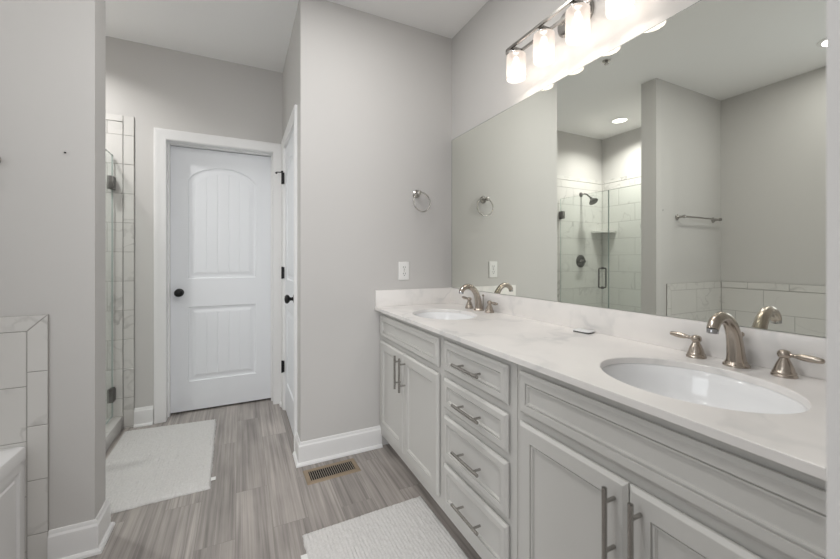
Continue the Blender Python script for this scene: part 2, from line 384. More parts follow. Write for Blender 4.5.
# jamb of the far door with its stop
bm = nb()
for x0, x1 in ((DX0-.015, DX0), (DX1, DX1+.015)): box(bm, x0, x1, YF-.0, YF+.115, 0.001, 2.062)
box(bm, DX0, DX1, YF, YF+.115, 2.047, 2.062)
for x0, x1 in ((DX0, DX0+.010), (DX1-.010, DX1)): box(bm, x0, x1, YF+.07, YF+.108, 0.001, 2.047)
box(bm, DX0+.010, DX1-.010, YF+.07, YF+.108, 2.040, 2.047)
obj('trim_3', bm, M['trim'], smooth=False, kind=S)
# jamb of the closet door
bm = nb()
for a, b in ((CY0, CY0+.013), (CY1-.013, CY1)): box(bm, XR-.001, XR+.1, a, b, .001, 2.05)
box(bm, XR-.001, XR+.1, CY0+.013, CY1-.013, 2.04, 2.05)
obj('trim_4', bm, M['trim'], smooth=False, kind=S)

# ------------------------------------------------------------------ moulded plank-panel doors
def outline(u0, u1, v0, v1, rise, inset, n=20):
    u0 += inset; u1 -= inset; v0 += inset; v1 -= inset
    pts = [(u0, v0), (u1, v0)]
    for k in range(n+1):
        s = k/n; u = u1+(u0-u1)*s; c = 2*s-1
        pts.append((u, v1-rise*(1-math.sqrt(max(0, 1-.86*c*c)))/(1-math.sqrt(.14))))
    return pts
def arch_h(u, u0, u1, v1, rise):
    c = 2*(u-u0)/(u1-u0)-1; return v1-rise*(1-math.sqrt(max(0, 1-.86*min(1, c*c))))/(1-math.sqrt(.14))
def panel_door(name, w_, mp, th, panels, parent_label, knob_u, knob_dir):
    """mp(u, v, d): u across, v up, d out of the face.  Face at d = 0"""
    t = thing(name, mp(w_/2, 0, 0), kind=S)
    t['label'] = parent_label
    bm = nb()
    z0, z1 = .015, 2.037
    outer = [(0, z0), (w_, z0), (w_, z1), (0, z1)]
    es = []
    def addloop(pts, d=0):
        vs = [bm.verts.new(mp(u, v, d)) for u, v in pts]
        return vs, [bm.edges.new((vs[i], vs[(i+1) % len(vs)])) for i in range(len(vs))]
    ov, oe = addloop(outer); es += oe
    for (u0, u1, v0, v1, rise) in panels:
        vs, ee = addloop(outline(u0, u1, v0, v1, rise, 0)); es += ee
        prev = vs
        for ins, d in ((.006, -.007), (.016, -.009), (.024, -.009), (.042, -.003), (.046, -.0035)):
            cur = [bm.verts.new(mp(u, v, d)) for u, v in outline(u0, u1, v0, v1, rise, ins)]
            for i in range(len(cur)):
                j = (i+1) % len(cur); bm.faces.new((prev[i], prev[j], cur[j], cur[i]))
            prev = cur
        bm.faces.new(prev)
        # planks standing just proud of the raised field, V grooves between them
        a, b_ = u0+.046, u1-.046; n = 5
        for k in range(n):
            p, q = a+(b_-a)*k/n, a+(b_-a)*(k+1)/n; g = .0032
            def pl(p_, q_, lo, hi_off):
                m_ = 6; pts = [(p_, lo), (q_, lo)]
                for s in range(m_+1):
                    u = q_+(p_-q_)*s/m_; pts.append((u, arch_h(min(max(u, a), b_), a, b_, v1-.046, rise)-hi_off))
                return pts
            l0 = pl(p+g*.3, q-g*.3, v0+.046, 0); l1 = pl(p+g, q-g, v0+.0485, .0025)
            loops(bm, [[mp(u, v, -.0040) for u, v in l0], [mp(u, v, -.0014) for u, v in l1]], cap1=True)
    bmesh.ops.triangle_fill(bm, use_beauty=True, edges=es)
    bv = [bm.verts.new(mp(u, v, -th)) for u, v in outer]
    for i in range(4):
        j = (i+1) % 4; bm.faces.new((ov[i], ov[j], bv[j], bv[i]))
    bm.faces.new(bv)
    obj('door_slab', bm, M['door'], t, ang=22)
    bm = nb(); c = Vector(mp(knob_u, .925, 0)); ax = Vector(mp(0, 0, 1))-Vector(mp(0, 0, 0))
    lathe(bm, [(.031, 0), (.031, .004), (.027, .008), (.013, .010), (.010, .022), (.012, .030), (.023, .036), (.0285, .045), (.028, .053), (.020, .060), (.006, .063)], c, ax)
    o = obj('door_knob', bm, M['black'], t); o['label'] = 'black round door knob'
    return t
DP = [(.105, .595, 1.030, 1.905, .115), (.105, .595, .235, .815, 0.0)]
far = panel_door('door_1', .703, lambda u, v, d: (-.4756+u, 3.32-d, v), .034, [(.113, .592, 1.030, 1.903, .105), (.113, .592, .237, .812, 0)],
                 'white two-panel interior door with an arched upper panel, in the far wall', .056, 1)
cl = panel_door('door_2', .610, lambda u, v, d: (XR+.004-d, CY0+.015+u, v), .034, [(.10, .51, 1.030, 1.903, .09), (.10, .51, .237, .812, 0)],
                'white closet door seen almost edge-on beside the far door', .060, -1)
for z in (1.81, 1.075, .345):
    bm = nb(); y = CY1-.012
    tube(bm, [(XR-.020, y, z-.047), (XR-.020, y, z+.047)], .0065, 10); box(bm, XR-.024, XR-.003, y-.003, y+.003, z-.044, z+.044)
    if z > 1.5:
        tube(bm, [(XR-.020, y, z+.047), (XR-.020, y, z+.056)], .008, 10); tube(bm, [(XR-.020, y, z+.046), (XR-.058, y-.03, z+.036)], .0045, 8)
        lathe(bm, [(.007, 0), (.009, .004), (.007, .010)], (XR-.060, y-.031, z+.030), (-1, -.5, 0), 12)
    o = obj('door_hinge', bm, M['black'], cl); o['label'] = 'black door hinge'

# ------------------------------------------------------------------ tile work
def tiles(bm, u0, u1, v0, v1, tw, th, mp, g=.003, t=.009, off=.5, ustart=None, vstart=None, bev=.0012):
    us = u0 if ustart is None else ustart; vs = v0 if vstart is None else vstart
    r = 0; v = vs
    while v < v1-1e-6:
        a, b = max(v+g/2, v0), min(v+th-g/2, v1)
        u = us-(tw*off if r % 2 else 0)
        while u < u1-1e-6:
            p, q = max(u+g/2, u0), min(u+tw-g/2, u1)
            if q-p > .006 and b-a > .006: nested(bm, p, q, a, b, [(0, 0), (0, t-bev), (bev, t)], mp, back=False)
            u += tw
        v += th; r += 1
def grout(bm, u0, u1, v0, v1, mp, t=.0072): nested(bm, u0, u1, v0, v1, [(0, 0), (0, t)], mp, back=False)
def tiled(name, parts, mp, label=None):
    """parts: list of tile fields; one grout bed behind them all"""
    t = None
    bm = nb()
    for p in parts: grout(bm, *p['b'], mp)
    g_ = obj(name, bm, M['grout'], smooth=False, kind=S)
    bm = nb()
    for p in parts: tiles(bm, *p['b'], p['tw'], p['th'], mp, **{k: v for k, v in p.items() if k not in ('b', 'tw', 'th')})
    obj('tile_field', bm, M['tile'], g_, smooth=False)
    if label: g_['label'] = label
    return g_
fy = lambda Y: (lambda u, v, d: (u, Y-d, v))       # faces the camera (-Y)
by = lambda Y: (lambda u, v, d: (u, Y+d, v))
fx = lambda X: (lambda u, v, d: (X+d, u, v))       # faces +X
# tub surround on the divider: mitred border and field
TL, TR_, TT = XW+.010, -.667, .967
bw = .060
bm = nb(); grout(bm, TL, TR_, 0.001, TT, fy(YD0)); g_ = obj('trim_5', bm, M['grout'], smooth=False, kind=S); g_['label'] = 'marble tile surround above the tub on the divider wall'
bm = nb(); mp = fy(YD0)
def quad(bm, pts, mp, t=.009, bev=.0012):
    cx = sum(p[0] for p in pts)/len(pts); cy = sum(p[1] for p in pts)/len(pts)
    inn = [(cx+(p[0]-cx)*.985, cy+(p[1]-cy)*.985) for p in pts]
    loops(bm, [[mp(*p, 0) for p in pts], [mp(*p, t-bev) for p in pts], [mp(*p, t) for p in inn]], cap1=True)
g = .0016
js = [TT-bw, .752, .545, .338, .131, .002]
quad(bm, [(TR_-g, js[1]+g), (TR_-g, TT-g*1.5), (TR_-bw+g, TT-bw-g*.2), (TR_-bw+g, js[1]+g)], mp)
for a, b in zip(js[1:], js[2:]): quad(bm, [(TR_-bw+g, b+g), (TR_-g, b+g), (TR_-g, a-g), (TR_-bw+g, a-g)], mp)
x = TR_; first = True
while x > TL+.02:
    nx = max(x-.285, TL)
    if first: quad(bm, [(TR_-g*2.2, TT-g*.6), (nx+g, TT-g*.6), (nx+g, TT-bw+g), (TR_-bw-g*.4, TT-bw+g)], mp); first = False
    else: quad(bm, [(x-g, TT-g*.6), (nx+g, TT-g*.6), (nx+g, TT-bw+g), (x-g, TT-bw+g)], mp)
    x = nx
tiles(bm, TL, TR_-bw-g, .002, TT-bw-g*.6, .41, .2085, mp, vstart=TT-bw-.2085*5, ustart=TR_-bw-.41*3+.02)
obj('tile_field', bm, M['tile'], g_, smooth=False)
# tub surround on the long wall
tiled('trim_6', [dict(b=(YN, YD0-.010, .4, TT-bw-.0015), tw=.41, th=.2085, vstart=TT-bw-.2085*3, ustart=-.055),
                 dict(b=(YN, YD0-.010, TT-bw+.0015, TT), tw=.285, th=bw, off=0, ustart=-.01)], fx(XW), 'marble tile surround above the tub on the long wall')
tiled('trim_7', [dict(b=(XW+.01, -.74, .4, TT-bw-.0015), tw=.41, th=.2085, vstart=TT-bw-.2085*3), dict(b=(XW+.01, -.74, TT-bw+.0015, TT), tw=.285, th=bw, off=0)], by(YN), 'marble tile surround on the near wall beside the tub')
# shower
ST = 2.180
tiled('trim_8', [dict(b=(XW+.010, -.7365, .001, ST-.047), tw=.41, th=.2035, vstart=2.045-.2035*11, ustart=-.7365-.41*3+.12),
                 dict(b=(XW+.010, -.7365, ST-.044, ST), tw=.41, th=.05, off=0),
                 dict(b=(-.7335, -.6735, .001, ST), tw=.07, th=.2035, off=0, vstart=2.045-.2035*11+.0)], fy(YF), 'marble tile on the far wall of the shower with its border strip')
tiled('trim_9', [dict(b=(YD1+.010, YF-.010, .001, ST-.047), tw=.41, th=.2035, vstart=2.045-.2035*11, ustart=YD1-.3),
                 dict(b=(YD1+.010, YF-.010, ST-.044, ST), tw=.41, th=.05, off=0)], fx(XW), 'marble tile on the long wall of the shower')
tiled('trim_10', [dict(b=(XW+.010, -.745, .001, ST-.047), tw=.41, th=.2035, vstart=2.045-.2035*11), dict(b=(XW+.010, -.745, ST-.044, ST), tw=.41, th=.05, off=0)], by(YD1), 'marble tile inside the shower on the divider wall')
# curb and pan
bm = nb(); box(bm, -.845, -.737, YD1+.012, YF-.011, .001, .092, .004)
o = obj('trim_11', bm, M['tile'], kind=S); o['label'] = 'low white marble shower curb'
bm = nb(); box(bm, XW+.012, -.845, YD1+.012, YF-.012, .001, .03); o = obj('trim_12', bm, M['acrylic'], smooth=False, kind=S); o['label'] = 'white shower pan'

# ------------------------------------------------------------------ shower glass and fittings
GX = -.79
def glass_panel(y0, y1, z0, z1, parent, name='glass_panel'):
    bm = nb(); box(bm, GX-.005, GX+.005, y0, y1, z0, z1)
    bm.faces.ensure_lookup_table()
    o = obj(name, bm, [M['glass'], M['glass_edge']], parent, smooth=False)
    for p in o.data.polygons:
        if abs(p.normal.x) < .5: p.material_index = 1
    return o
t = thing('shower_door', (GX, 2.87, .1), 'frameless clear glass shower door hinged on the far tiled wall, with a black handle', 'shower door')
glass_panel(2.556, 3.186, .104, 1.895, t)
for z in (1.70, .255):
    bm = nb(); box(bm, GX-.016, GX+.016, 3.135, 3.180, z-.045, z+.045, .003); box(bm, GX-.013, GX+.013, 3.184, 3.199, z-.045, z+.045, .002)
    tube(bm, [(GX+.012, 3.183, z-.04), (GX+.012, 3.183, z+.04)], .007, 12)
    o = obj('hinge', bm, M['bronze'], t); o['label'] = 'dark metal glass hinge'
bm = nb()
for s in (1, -1):
    pts = []
    for k in range(7):
        a = PI/2*k/6; pts.append((GX+s*(.005+.032+.018*math.sin(a)), 2.625, 1.085-.018*(1-math.cos(a))+.0))
    path = [(GX+s*.005, 2.625, 1.085), (GX+s*.03, 2.625, 1.085)]+[(GX+s*(.037+.018*math.sin(PI/2*k/6)), 2.625, 1.085-.018*(1-math.cos(PI/2*k/6))) for k in range(7)]
    path += [(GX+s*(.037+.018*math.cos(PI/2*k/6)), 2.625, .898-.018*math.sin(PI/2*k/6)) for k in range(7)]+[(GX+s*.03, 2.625, .88), (GX+s*.005, 2.625, .88)]
    tube(bm, path, .0085, 12)
    for z in (1.085, .88): lathe(bm, [(.014, 0), (.014, .005), (.009, .007)], (GX+s*.005, 2.625, z), (s, 0, 0), 16)
o = obj('handle', bm, M['bronze'], t); o['label'] = 'dark metal pull handle'
t = thing('shower_glass_panel', (GX, 2.3, .1), 'fixed clear glass shower panel between the glass door and the divider wall', 'shower screen')
glass_panel(YD1+.003, 2.548, .0925, 1.895, t)
for y in (2.13, 2.44):
    bm = nb(); box(bm, GX-.012, GX+.012, y-.02, y+.02, .0925, .13, .002); obj('clamp', bm, M['bronze'], t)

t = thing('showerhead', (-1.15, YF-.009, 1.96), 'dark metal shower head on a bent arm high on the tiled shower wall', 'shower head')
bm = nb(); lathe(bm, [(.030, 0), (.029, .006), (.016, .012)], (-1.15, YF-.009, 1.975), (0, -1, 0)); obj('wall_flange', bm, M['bronze'], t)
bm = nb(); path = [(-1.15, YF-.015, 1.975), (-1.15, YF-.06, 1.975)]+[(-1.15, YF-.06-.07*math.sin(a), 1.975-.07*(1-math.cos(a))) for a in (.15, .3, .45, .6, .75, .9)]
path.append((-1.15, YF-.155, 1.915)); tube(bm, path, .0095, 12); obj('shower_arm', bm, M['bronze'], t)
bm = nb(); lathe(bm, [(.012, 0), (.016, .01), (.016, .02), (.020, .028), (.036, .045), (.052, .062), (.055, .072), (.050, .076), (.010, .077)], (-1.15, YF-.150, 1.920), (0, -.60, -.80)); obj('spray_head', bm, M['bronze'], t)
t = thing('shower_valve', (-1.145, YF-.009, 1.155), 'dark round shower valve with a lever handle on the tiled shower wall', 'shower valve')
bm = nb(); lathe(bm, [(.078, 0), (.078, .004), (.070, .010), (.030, .012)], (-1.145, YF-.009, 1.155), (0, -1, 0), 36); obj('escutcheon', bm, M['bronze'], t)
bm = nb(); lathe(bm, [(.026, .010), (.026, .035), (.020, .050), (.020, .062), (.012, .066)], (-1.145, YF-.009, 1.155), (0, -1, 0)); tube(bm, [(-1.145, YF-.062, 1.155), (-1.10, YF-.066, 1.150), (-1.055, YF-.064, 1.142)], [.010, .009, .007], 12); obj('lever', bm, M['bronze'], t)
bm = nb()
pts = [(XW+.010, YF-.010)]+[(XW+.010+.20*math.cos(a), YF-.010-.20*math.sin(a)) for a in [PI/2*k/12 for k in range(13)]]
loops(bm, [[(a, b, 1.508) for a, b in pts], [(a, b, 1.528) for a, b in pts]], True, True)
tag(obj('corner_shelf', bm, M['tile'], smooth=False), 'small white marble corner shelf on the shower tile', 'shelf')

# ------------------------------------------------------------------ bathtub
TX0, TX1, TY0, TY1, TZ = XW+.011, -.727, YN+.012, YD0-.0105, .480
t = thing('bathtub', ((TX0+TX1)/2, (TY0+TY1)/2, 0), 'white bathtub with a panelled apron, at the left edge beside the tiled divider', 'bathtub')
def rrect(x0, x1, y0, y1, r, z, n=8):
    out = []
    for cx, cy, a0 in ((x1-r, y1-r, 0), (x0+r, y1-r, PI/2), (x0+r, y0+r, PI), (x1-r, y0+r, 1.5*PI)):
        out += [(cx+r*math.cos(a0+PI/2*k/n), cy+r*math.sin(a0+PI/2*k/n), z) for k in range(n+1)]
    return out
bm = nb(); ls = []
for ins, r, z in ((.0, .008, .43), (0, .008, .472), (.002, .01, .477), (.008, .014, .480), (.085, .10, .480), (.100, .10, .474), (.112, .10, .44), (.15, .12, .20), (.19, .12, .12), (.24, .11, .10)):
    ls.append(rrect(TX0+ins, TX1-ins, TY0+ins, TY1-ins, r, z))
loops(bm, ls, cap1=True); obj('basin', bm, M['acrylic'], t, ang=40)
bm = nb()
nested(bm, TY0+.002, TY1-.002, .002, .432, [(0, 0), (0, .016), (.035, .016), (.040, .009), (.055, .009), (.062, .013)], lambda u, v, d: (TX1-.020+d, u, v))
obj('apron', bm, M['acrylic'], t, ang=25)
bm = nb(); lathe(bm, [(.03, 0), (.03, .004), (.02, .005)], ((TX0+TX1)/2, TY0+.35, .101)); obj('drain', bm, M['nickel'], t)

# ------------------------------------------------------------------ vanity
XF, XB = .793, 1.318        # face frame, cabinet back
DF = .775                   # door and drawer fronts
FZ0, FZ1 = .085, .8625
HEADP = [(.012, 0), (.012, .0045), (0, .0045), (0, .0105), (.009, .0175), (.011, .0175), (.011, .018), (0.0300, 0.018), (0.0308, 0.012), (0.0332, 0.012), (0.0340, 0.0158), (0.0380, 0.0158), (0.0392, 0.0125), (0.0404, 0.0125), (0.0410, 0.0098)]
DOORP = [(.012, 0), (.012, .0045), (0, .0045), (0, .0105), (.009, .0175), (.011, .0175), (.011, .018), (0.0500, 0.018), (0.0508, 0.012), (0.0532, 0.012), (0.0540, 0.0158), (0.0580, 0.0158), (0.0592, 0.0125), (0.0604, 0.0125), (0.0610, 0.0098)]
fmp = lambda u, v, d: (DF+.018-d, u, v)
def pull(parent, c, ln, vert, cc):
    bm = nb(); x = DF-.034
    if vert:
        tube(bm, [(x, c[0], c[1]-ln/2), (x, c[0], c[1]+ln/2)], .006, 14)
        for s in (-1, 1): tube(bm, [(DF, c[0], c[1]+s*cc/2), (x, c[0], c[1]+s*cc/2)], .0045, 10)
    else:
        tube(bm, [(x, c[0]-ln/2, c[1]), (x, c[0]+ln/2, c[1])], .006, 14)
        for s in (-1, 1): tube(bm, [(DF, c[0]+s*cc/2, c[1]), (x, c[0]+s*cc/2, c[1])], .0045, 10)
    return obj('pull_handle', bm, M['pull'], parent)
def carcass(t, y0, y1, openings):
    """body: sides, back, bottom, toe kick and face frame"""
    bm = nb()
    box(bm, XF, XF+.019, y0, y0+.045, FZ0, FZ1); box(bm, XF, XF+.019, y1-.045, y1, FZ0, FZ1)
    zs = [FZ1]+[z for z in openings]+[FZ0]
    box(bm, XF, XF+.019, y0+.045, y1-.045, FZ1-.045, FZ1); box(bm, XF, XF+.019, y0+.045, y1-.045, FZ0, FZ0+.06)
    for z in openings: box(bm, XF, XF+.019, y0+.045, y1-.045, z-.02, z+.02)
    box(bm, XF+.019, XB, y0, y0+.016, FZ0, FZ1-.0); box(bm, XF+.019, XB, y1-.016, y1, FZ0, FZ1)
    box(bm, XB-.01, XB, y0+.016, y1-.016, FZ0, FZ1); box(bm, XF+.019, XB-.01, y0+.016, y1-.016, FZ0, FZ0+.016)
    obj('cabinet_body', bm, M['cabinet'], t, smooth=False)
    bm = nb(); box(bm, .862, .877, y0, y1, .001, FZ0); o = obj('toe_kick', bm, M['kick'], t, smooth=False)
def sink_cabinet(y0, y1, f0, f1, mid, label):
    t = thing('sink_cabinet', ((XF+XB)/2, (y0+y1)/2, 0), label, 'cabinet', 'vanity cabinets under the countertop')
    carcass(t, y0, y1, (.690,))
    bm = nb(); nested(bm, f0, f1, .706, .834, HEADP, fmp); obj('drawer_front', bm, M['cabinet'], t, smooth=False)
    for a, b, hy in ((f0, mid-.0015, mid-.031), (mid+.0015, f1, mid+.031)):
        bm = nb(); nested(bm, a, b, .137, .678, DOORP, fmp); d = obj('cabinet_door', bm, M['cabinet'], t, smooth=False)
        pull(d, (hy, .5745), .177, True, .112)
    return t
sink_cabinet(1.385, 2.190, 1.415, 2.157, 1.794, 'grey two-door sink cabinet at the far end of the vanity, against the towel-ring wall')
sink_cabinet(YN+.003, .913, .165, .891, .533, 'grey two-door sink cabinet at the near end of the vanity, in the foreground')
t = thing('drawer_cabinet', ((XF+XB)/2, 1.149, 0), 'grey cabinet with four stacked drawers, between the two sink cabinets', 'cabinet', 'vanity cabinets under the countertop')
carcass(t, .915, 1.383, (.692, .530, .322))
for z0, z1 in ((.706, .834), (.548, .676), (.336, .517), (.137, .310)):
    bm = nb(); nested(bm, .948, 1.363, z0, z1, HEADP, fmp); d = obj('drawer', bm, M['cabinet'], t, smooth=False)
    pull(d, (1.148, (z0+z1)/2-.002), .172, False, .112)

# countertop with two oval cut-outs
SINKS = ((1.003, 1.752, .166, .202), (1.008, .530, .175, .212))
bm = nb(); es = []; N = 64
X0, X1, Y0, Y1 = XC, XM-.0015, YN+.001, YR-.0015
def lp(pts, z):
    vs = [bm.verts.new((a, b, z)) for a, b in pts]; return vs, [bm.edges.new((vs[i], vs[(i+1) % len(vs)])) for i in range(len(vs))]
def ell(s, k=1.0, dk=0): return [(s[0]+(s[2]*k+dk)*math.cos(2*PI*i/N), s[1]+(s[3]*k+dk)*math.sin(2*PI*i/N)) for i in range(N)]
ZT, ZB = ZC, ZC-.018; bv = .0005
orect = [(X0, Y0), (X1, Y0), (X1, Y1), (X0, Y1)]; irect = [(X0+bv, Y0), (X1, Y0), (X1, Y1), (X0+bv, Y1)]
tv, e = lp(irect, ZT); es += e; hl = []
for s in SINKS:
    v, e = lp(ell(s, 1, .002), ZT); es += e; hl.append(v)
bmesh.ops.triangle_fill(bm, use_beauty=True, edges=es)
m1 = [bm.verts.new((a, b, ZT-bv)) for a, b in orect]; m2 = [bm.verts.new((a, b, ZB)) for a, b in orect]
for A, B in ((tv, m1), (m1, m2)):
    for i in range(4): bm.faces.new((A[i], A[(i+1) % 4], B[(i+1) % 4], B[i]))
es = [bm.edges.get((m2[i], m2[(i+1) % 4])) for i in range(4)]
for s, v in zip(SINKS, hl):
    a = [bm.verts.new((x, y, ZT-.002)) for x, y in ell(s)]; b_, e = lp(ell(s), ZB); es += e
    for A, B in ((v, a), (a, b_)):
        for i in range(N): bm.faces.new((A[i], A[(i+1) % N], B[(i+1) % N], B[i]))
bmesh.ops.triangle_fill(bm, use_beauty=True, edges=es)
tag(obj('countertop', bm, M['quartz'], ang=30), 'long white marbled countertop with two oval sink cut-outs, on the grey vanity cabinets', 'countertop')
bm = nb(); box(bm, XM-.0215, XM-.0015, YN+.002, YR-.0015, ZC+.0003, .984, .0015); tag(obj('backsplash', bm, M['quartz']), 'long low marbled backsplash along the counter under the mirror', 'backsplash')
bm = nb(); box(bm, XC+.003, XM-.0220, YR-.0215, YR-.0015, ZC+.0003, .984, .0015); tag(obj('side_splash', bm, M['quartz']), 'short marbled side splash at the far end of the counter, below the outlet', 'backsplash')

for s, lab in zip(SINKS, ('white oval undermount sink at the far end of the counter', 'white oval undermount sink at the near end of the counter, in the foreground')):
    t = thing('sink', (s[0], s[1], .72), lab, 'sink', 'sinks set in the countertop')
    bm = nb(); ls = []
    for k, z in ((1.10, ZB-.0125), (1.10, ZB-.0005), (1.01, ZB-.0005), (.985, ZB-.006), (.955, ZB-.03), (.90, ZB-.065), (.80, ZB-.098), (.62, ZB-.122), (.38, ZB-.136), (.12, ZB-.141)):
        ls.append([(x, y, z) for x, y in ell(s, k)])
    loops(bm, ls, cap1=True); obj('bowl', bm, M['porcelain'], t, ang=50)
    bm = nb(); lathe(bm, [(.024, -.001), (.024, .003), (.018, .004), (.016, .002), (.002, .002)], (s[0]+.0, s[1], ZB-.141)); obj('drain', bm, M['nickel'], t)

# faucets
def faucet(yc, label):
    FXC = 1.256
    t = thing('faucet', (FXC-.003, yc, ZC), label, 'faucet', 'brushed nickel faucets on the countertop')
    # spout: oval base, broad fluted column sweeping up and over towards the bowl
    bm = nb()
    lathe(bm, [(.031, 0), (.031, .004), (.029, .0065), (.0265, .008), (.0255, .011), (.0245, .013)], (FXC, yc, ZC), n=32)
    path = [(.0, .010), (-.002, .030), (-.006, .055), (-.012, .080), (-.022, .103), (-.037, .123), (-.056, .137), (-.076, .1425), (-.095, .139), (-.109, .131), (-.118, .121), (-.122, .113)]
    rr = [(.0240, .0235), (.0215, .021), (.0197, .0195), (.0183, .0183), (.0172, .017), (.0163, .016), (.0156, .0152), (.0152, .0146), (.0150, .0143), (.0148, .0141), (.0145, .0139), (.0143, .0137)]
    n = 48; ls = []
    P = []
    for i in range(len(path)-1):
        for k in range(4):
            f = k/4; p0, p1, p2, p3 = (path[max(i-1, 0)], path[i], path[i+1], path[min(i+2, len(path)-1)])
            cr = lambda a, b, c, d: .5*((2*b)+(-a+c)*f+(2*a-5*b+4*c-d)*f*f+(-a+3*b-3*c+d)*f**3)
            P.append((cr(p0[0], p1[0], p2[0], p3[0]), cr(p0[1], p1[1], p2[1], p3[1]), rr[i][0]+(rr[i+1][0]-rr[i][0])*f, rr[i][1]+(rr[i+1][1]-rr[i][1])*f))
    P.append((path[-1][0], path[-1][1], *rr[-1]))
    for i, (px, pz, ra, rb) in enumerate(P):
        a0, a1 = P[max(i-1, 0)], P[min(i+1, len(P)-1)]; tx, tz = a1[0]-a0[0], a1[1]-a0[1]; l = math.hypot(tx, tz); tx /= l; tz /= l
        fl = .055*max(0, 1-i/(len(P)*.62))           # the flutes fade out towards the crook
        row = []
        for k in range(n):
            an = 2*PI*k/n; m_ = 1-fl*(.5+.5*math.cos(8*an))**2*1.3
            o_ = ra*m_*math.cos(an)
            row.append((FXC+px+tz*o_, yc+rb*m_*math.sin(an), ZC+pz-tx*o_))
        ls.append(row)
    loops(bm, ls, True, True); obj('spout', bm, M['nickel'], t, ang=50)
    bm = nb(); lathe(bm, [(.0128, 0), (.0138, .002), (.0130, .012), (.009, .013)], (FXC-.1215, yc, ZC+.114), (-.12, 0, -1), 20); obj('aerator', bm, M['chrome'], t)
    bm = nb(); tube(bm, [(FXC+.030, yc, ZC+.001), (FXC+.030, yc, ZC+.081)], .0026, 8); lathe(bm, [(.003, 0), (.0062, .004), (.0062, .009), (.003, .013)], (FXC+.030, yc, ZC+.079), n=14); obj('lift_rod', bm, M['nickel'], t)
    for s in (1, -1):
        y = yc+s*.1015
        bm = nb(); lathe(bm, [(.0262, 0), (.0262, .0035), (.0245, .006), (.0235, .0068), (.0240, .0085), (.0235, .0115), (.0222, .0128), (.0212, .0135), (.0200, .019), (.0175, .027), (.0143, .035), (.0115, .041), (.0098, .045), (.0092, .048)], (FXC, y, ZC), n=32)
        h = obj('handle_base', bm, M['nickel'], t, ang=50)
        bm = nb(); lathe(bm, [(.0085, .046), (.0105, .0475), (.0130, .050), (.0142, .0555), (.0132, .061), (.0105, .0645), (.0085, .0660), (.0040, .0675)], (FXC, y, ZC), n=24)
        c = Vector((FXC, y, ZC+.056)); d = Vector((-.04, s*1.0, .07 if s > 0 else -.012)).normalized()
        tube(bm, [c+d*a for a in (.010, .018, .0205, .023, .026, .036, .048, .060, .068, .072, .0745)], [.0050, .0042, .0058, .0048, .0062, .0082, .0088, .0080, .0066, .0058, .0025], 16)
        obj('lever', bm, M['nickel'], h, ang=50)
    return t
faucet(1.782, 'brushed nickel two-handle faucet behind the far sink')
faucet(.538, 'brushed nickel two-handle faucet behind the near sink, in the foreground')

# wrapped soap bar by the backsplash
t = thing('soap_packet', (1.262, 1.058, ZC), 'small flat white wrapped packet on the counter near the backsplash', 'soap')
bm = nb(); box(bm, -.024, .024, -.036, .036, 0.0055, .0105, .002)
bmesh.ops.transform(bm, matrix=Matrix.Translation((1.262, 1.055, ZC)) @ Matrix.Rotation(.12, 4, 'Z'), verts=bm.verts); obj('wrapper', bm, M['soap'], t)
bm = nb(); box(bm, -.0225, .0225, -.033, .033, 0.0002, .0055)  # dark slab stands in for the shadow under the packet
bmesh.ops.transform(bm, matrix=Matrix.Translation((1.262, 1.055, ZC)) @ Matrix.Rotation(.12, 4, 'Z'), verts=bm.verts); o = obj('packet_shadow_slab', bm, M['soap_shadow'], t); o['label'] = 'shadow under the packet, put in as a dark slab'

# mirror
t = thing('wall_mirror', (XM, 1.16, .985), 'huge frameless wall mirror above the vanity counter', 'mirror')
bm = nb(); box(bm, XM-.0062, XM-.006, YN+.002, YR-.0125, .9855, 2.0025); obj('mirror_face', bm, M['mirror'], t, smooth=False)
bm = nb(); box(bm, XM-.006, XM-.0005, YN+.002, YR-.0085, .985, 2.0045); obj('mirror_edge', bm, M['mirror_edge'], t, smooth=False)

# ------------------------------------------------------------------ vanity light
VY, VZ = 1.143, 2.232
t = thing('vanity_light', (XM, VY, VZ), 'four-shade brushed nickel vanity light on the wall above the mirror', 'light')
bm = nb()
def oval(yc, zc, a, b, x, n=40, p=2.6):
    return [(x, yc+a*math.copysign(abs(math.cos(2*PI*k/n))**(2/p), math.cos(2*PI*k/n)), zc+b*math.copysign(abs(math.sin(2*PI*k/n))**(2/p), math.sin(2*PI*k/n))) for k in range(n)]
loops(bm, [oval(VY, VZ, .092, .060, XM-.0005), oval(VY, VZ, .092, .060, XM-.012), oval(VY, VZ, .086, .054, XM-.020), oval(VY, VZ, .03, .02, XM-.022)], True, True)
obj('backplate', bm, M['pull'], t)
SX = 1.222
ys = [VY+k*.184 for k in (1.5, .5, -.5, -1.5)]
bm = nb()
def stadium(hw, hl, n=14):
    return [(SX+hw*math.cos(a), VY+hl+hw*math.sin(a)) for a in [PI*k/n for k in range(n+1)]]+[(SX+hw*math.cos(a), VY-hl+hw*math.sin(a)) for a in [PI+PI*k/n for k in range(n+1)]]
pa = stadium(.036, .300); pb = stadium(.026, .300)
loops(bm, [[(x, y, 2.212) for x, y in pb], [(x, y, 2.224) for x, y in pb], [(x, y, 2.224) for x, y in pa], [(x, y, 2.212) for x, y in pa]], wrap=True)
obj('light_bar', bm, M['pull'], t, ang=30)
for s in (-.055, .055):
    bm = nb(); tube(bm, [(XM-.015, VY+s*.5, VZ), (SX+.03, VY+s, 2.218)], .006, 12); obj('bracket_arm', bm, M['pull'], t)
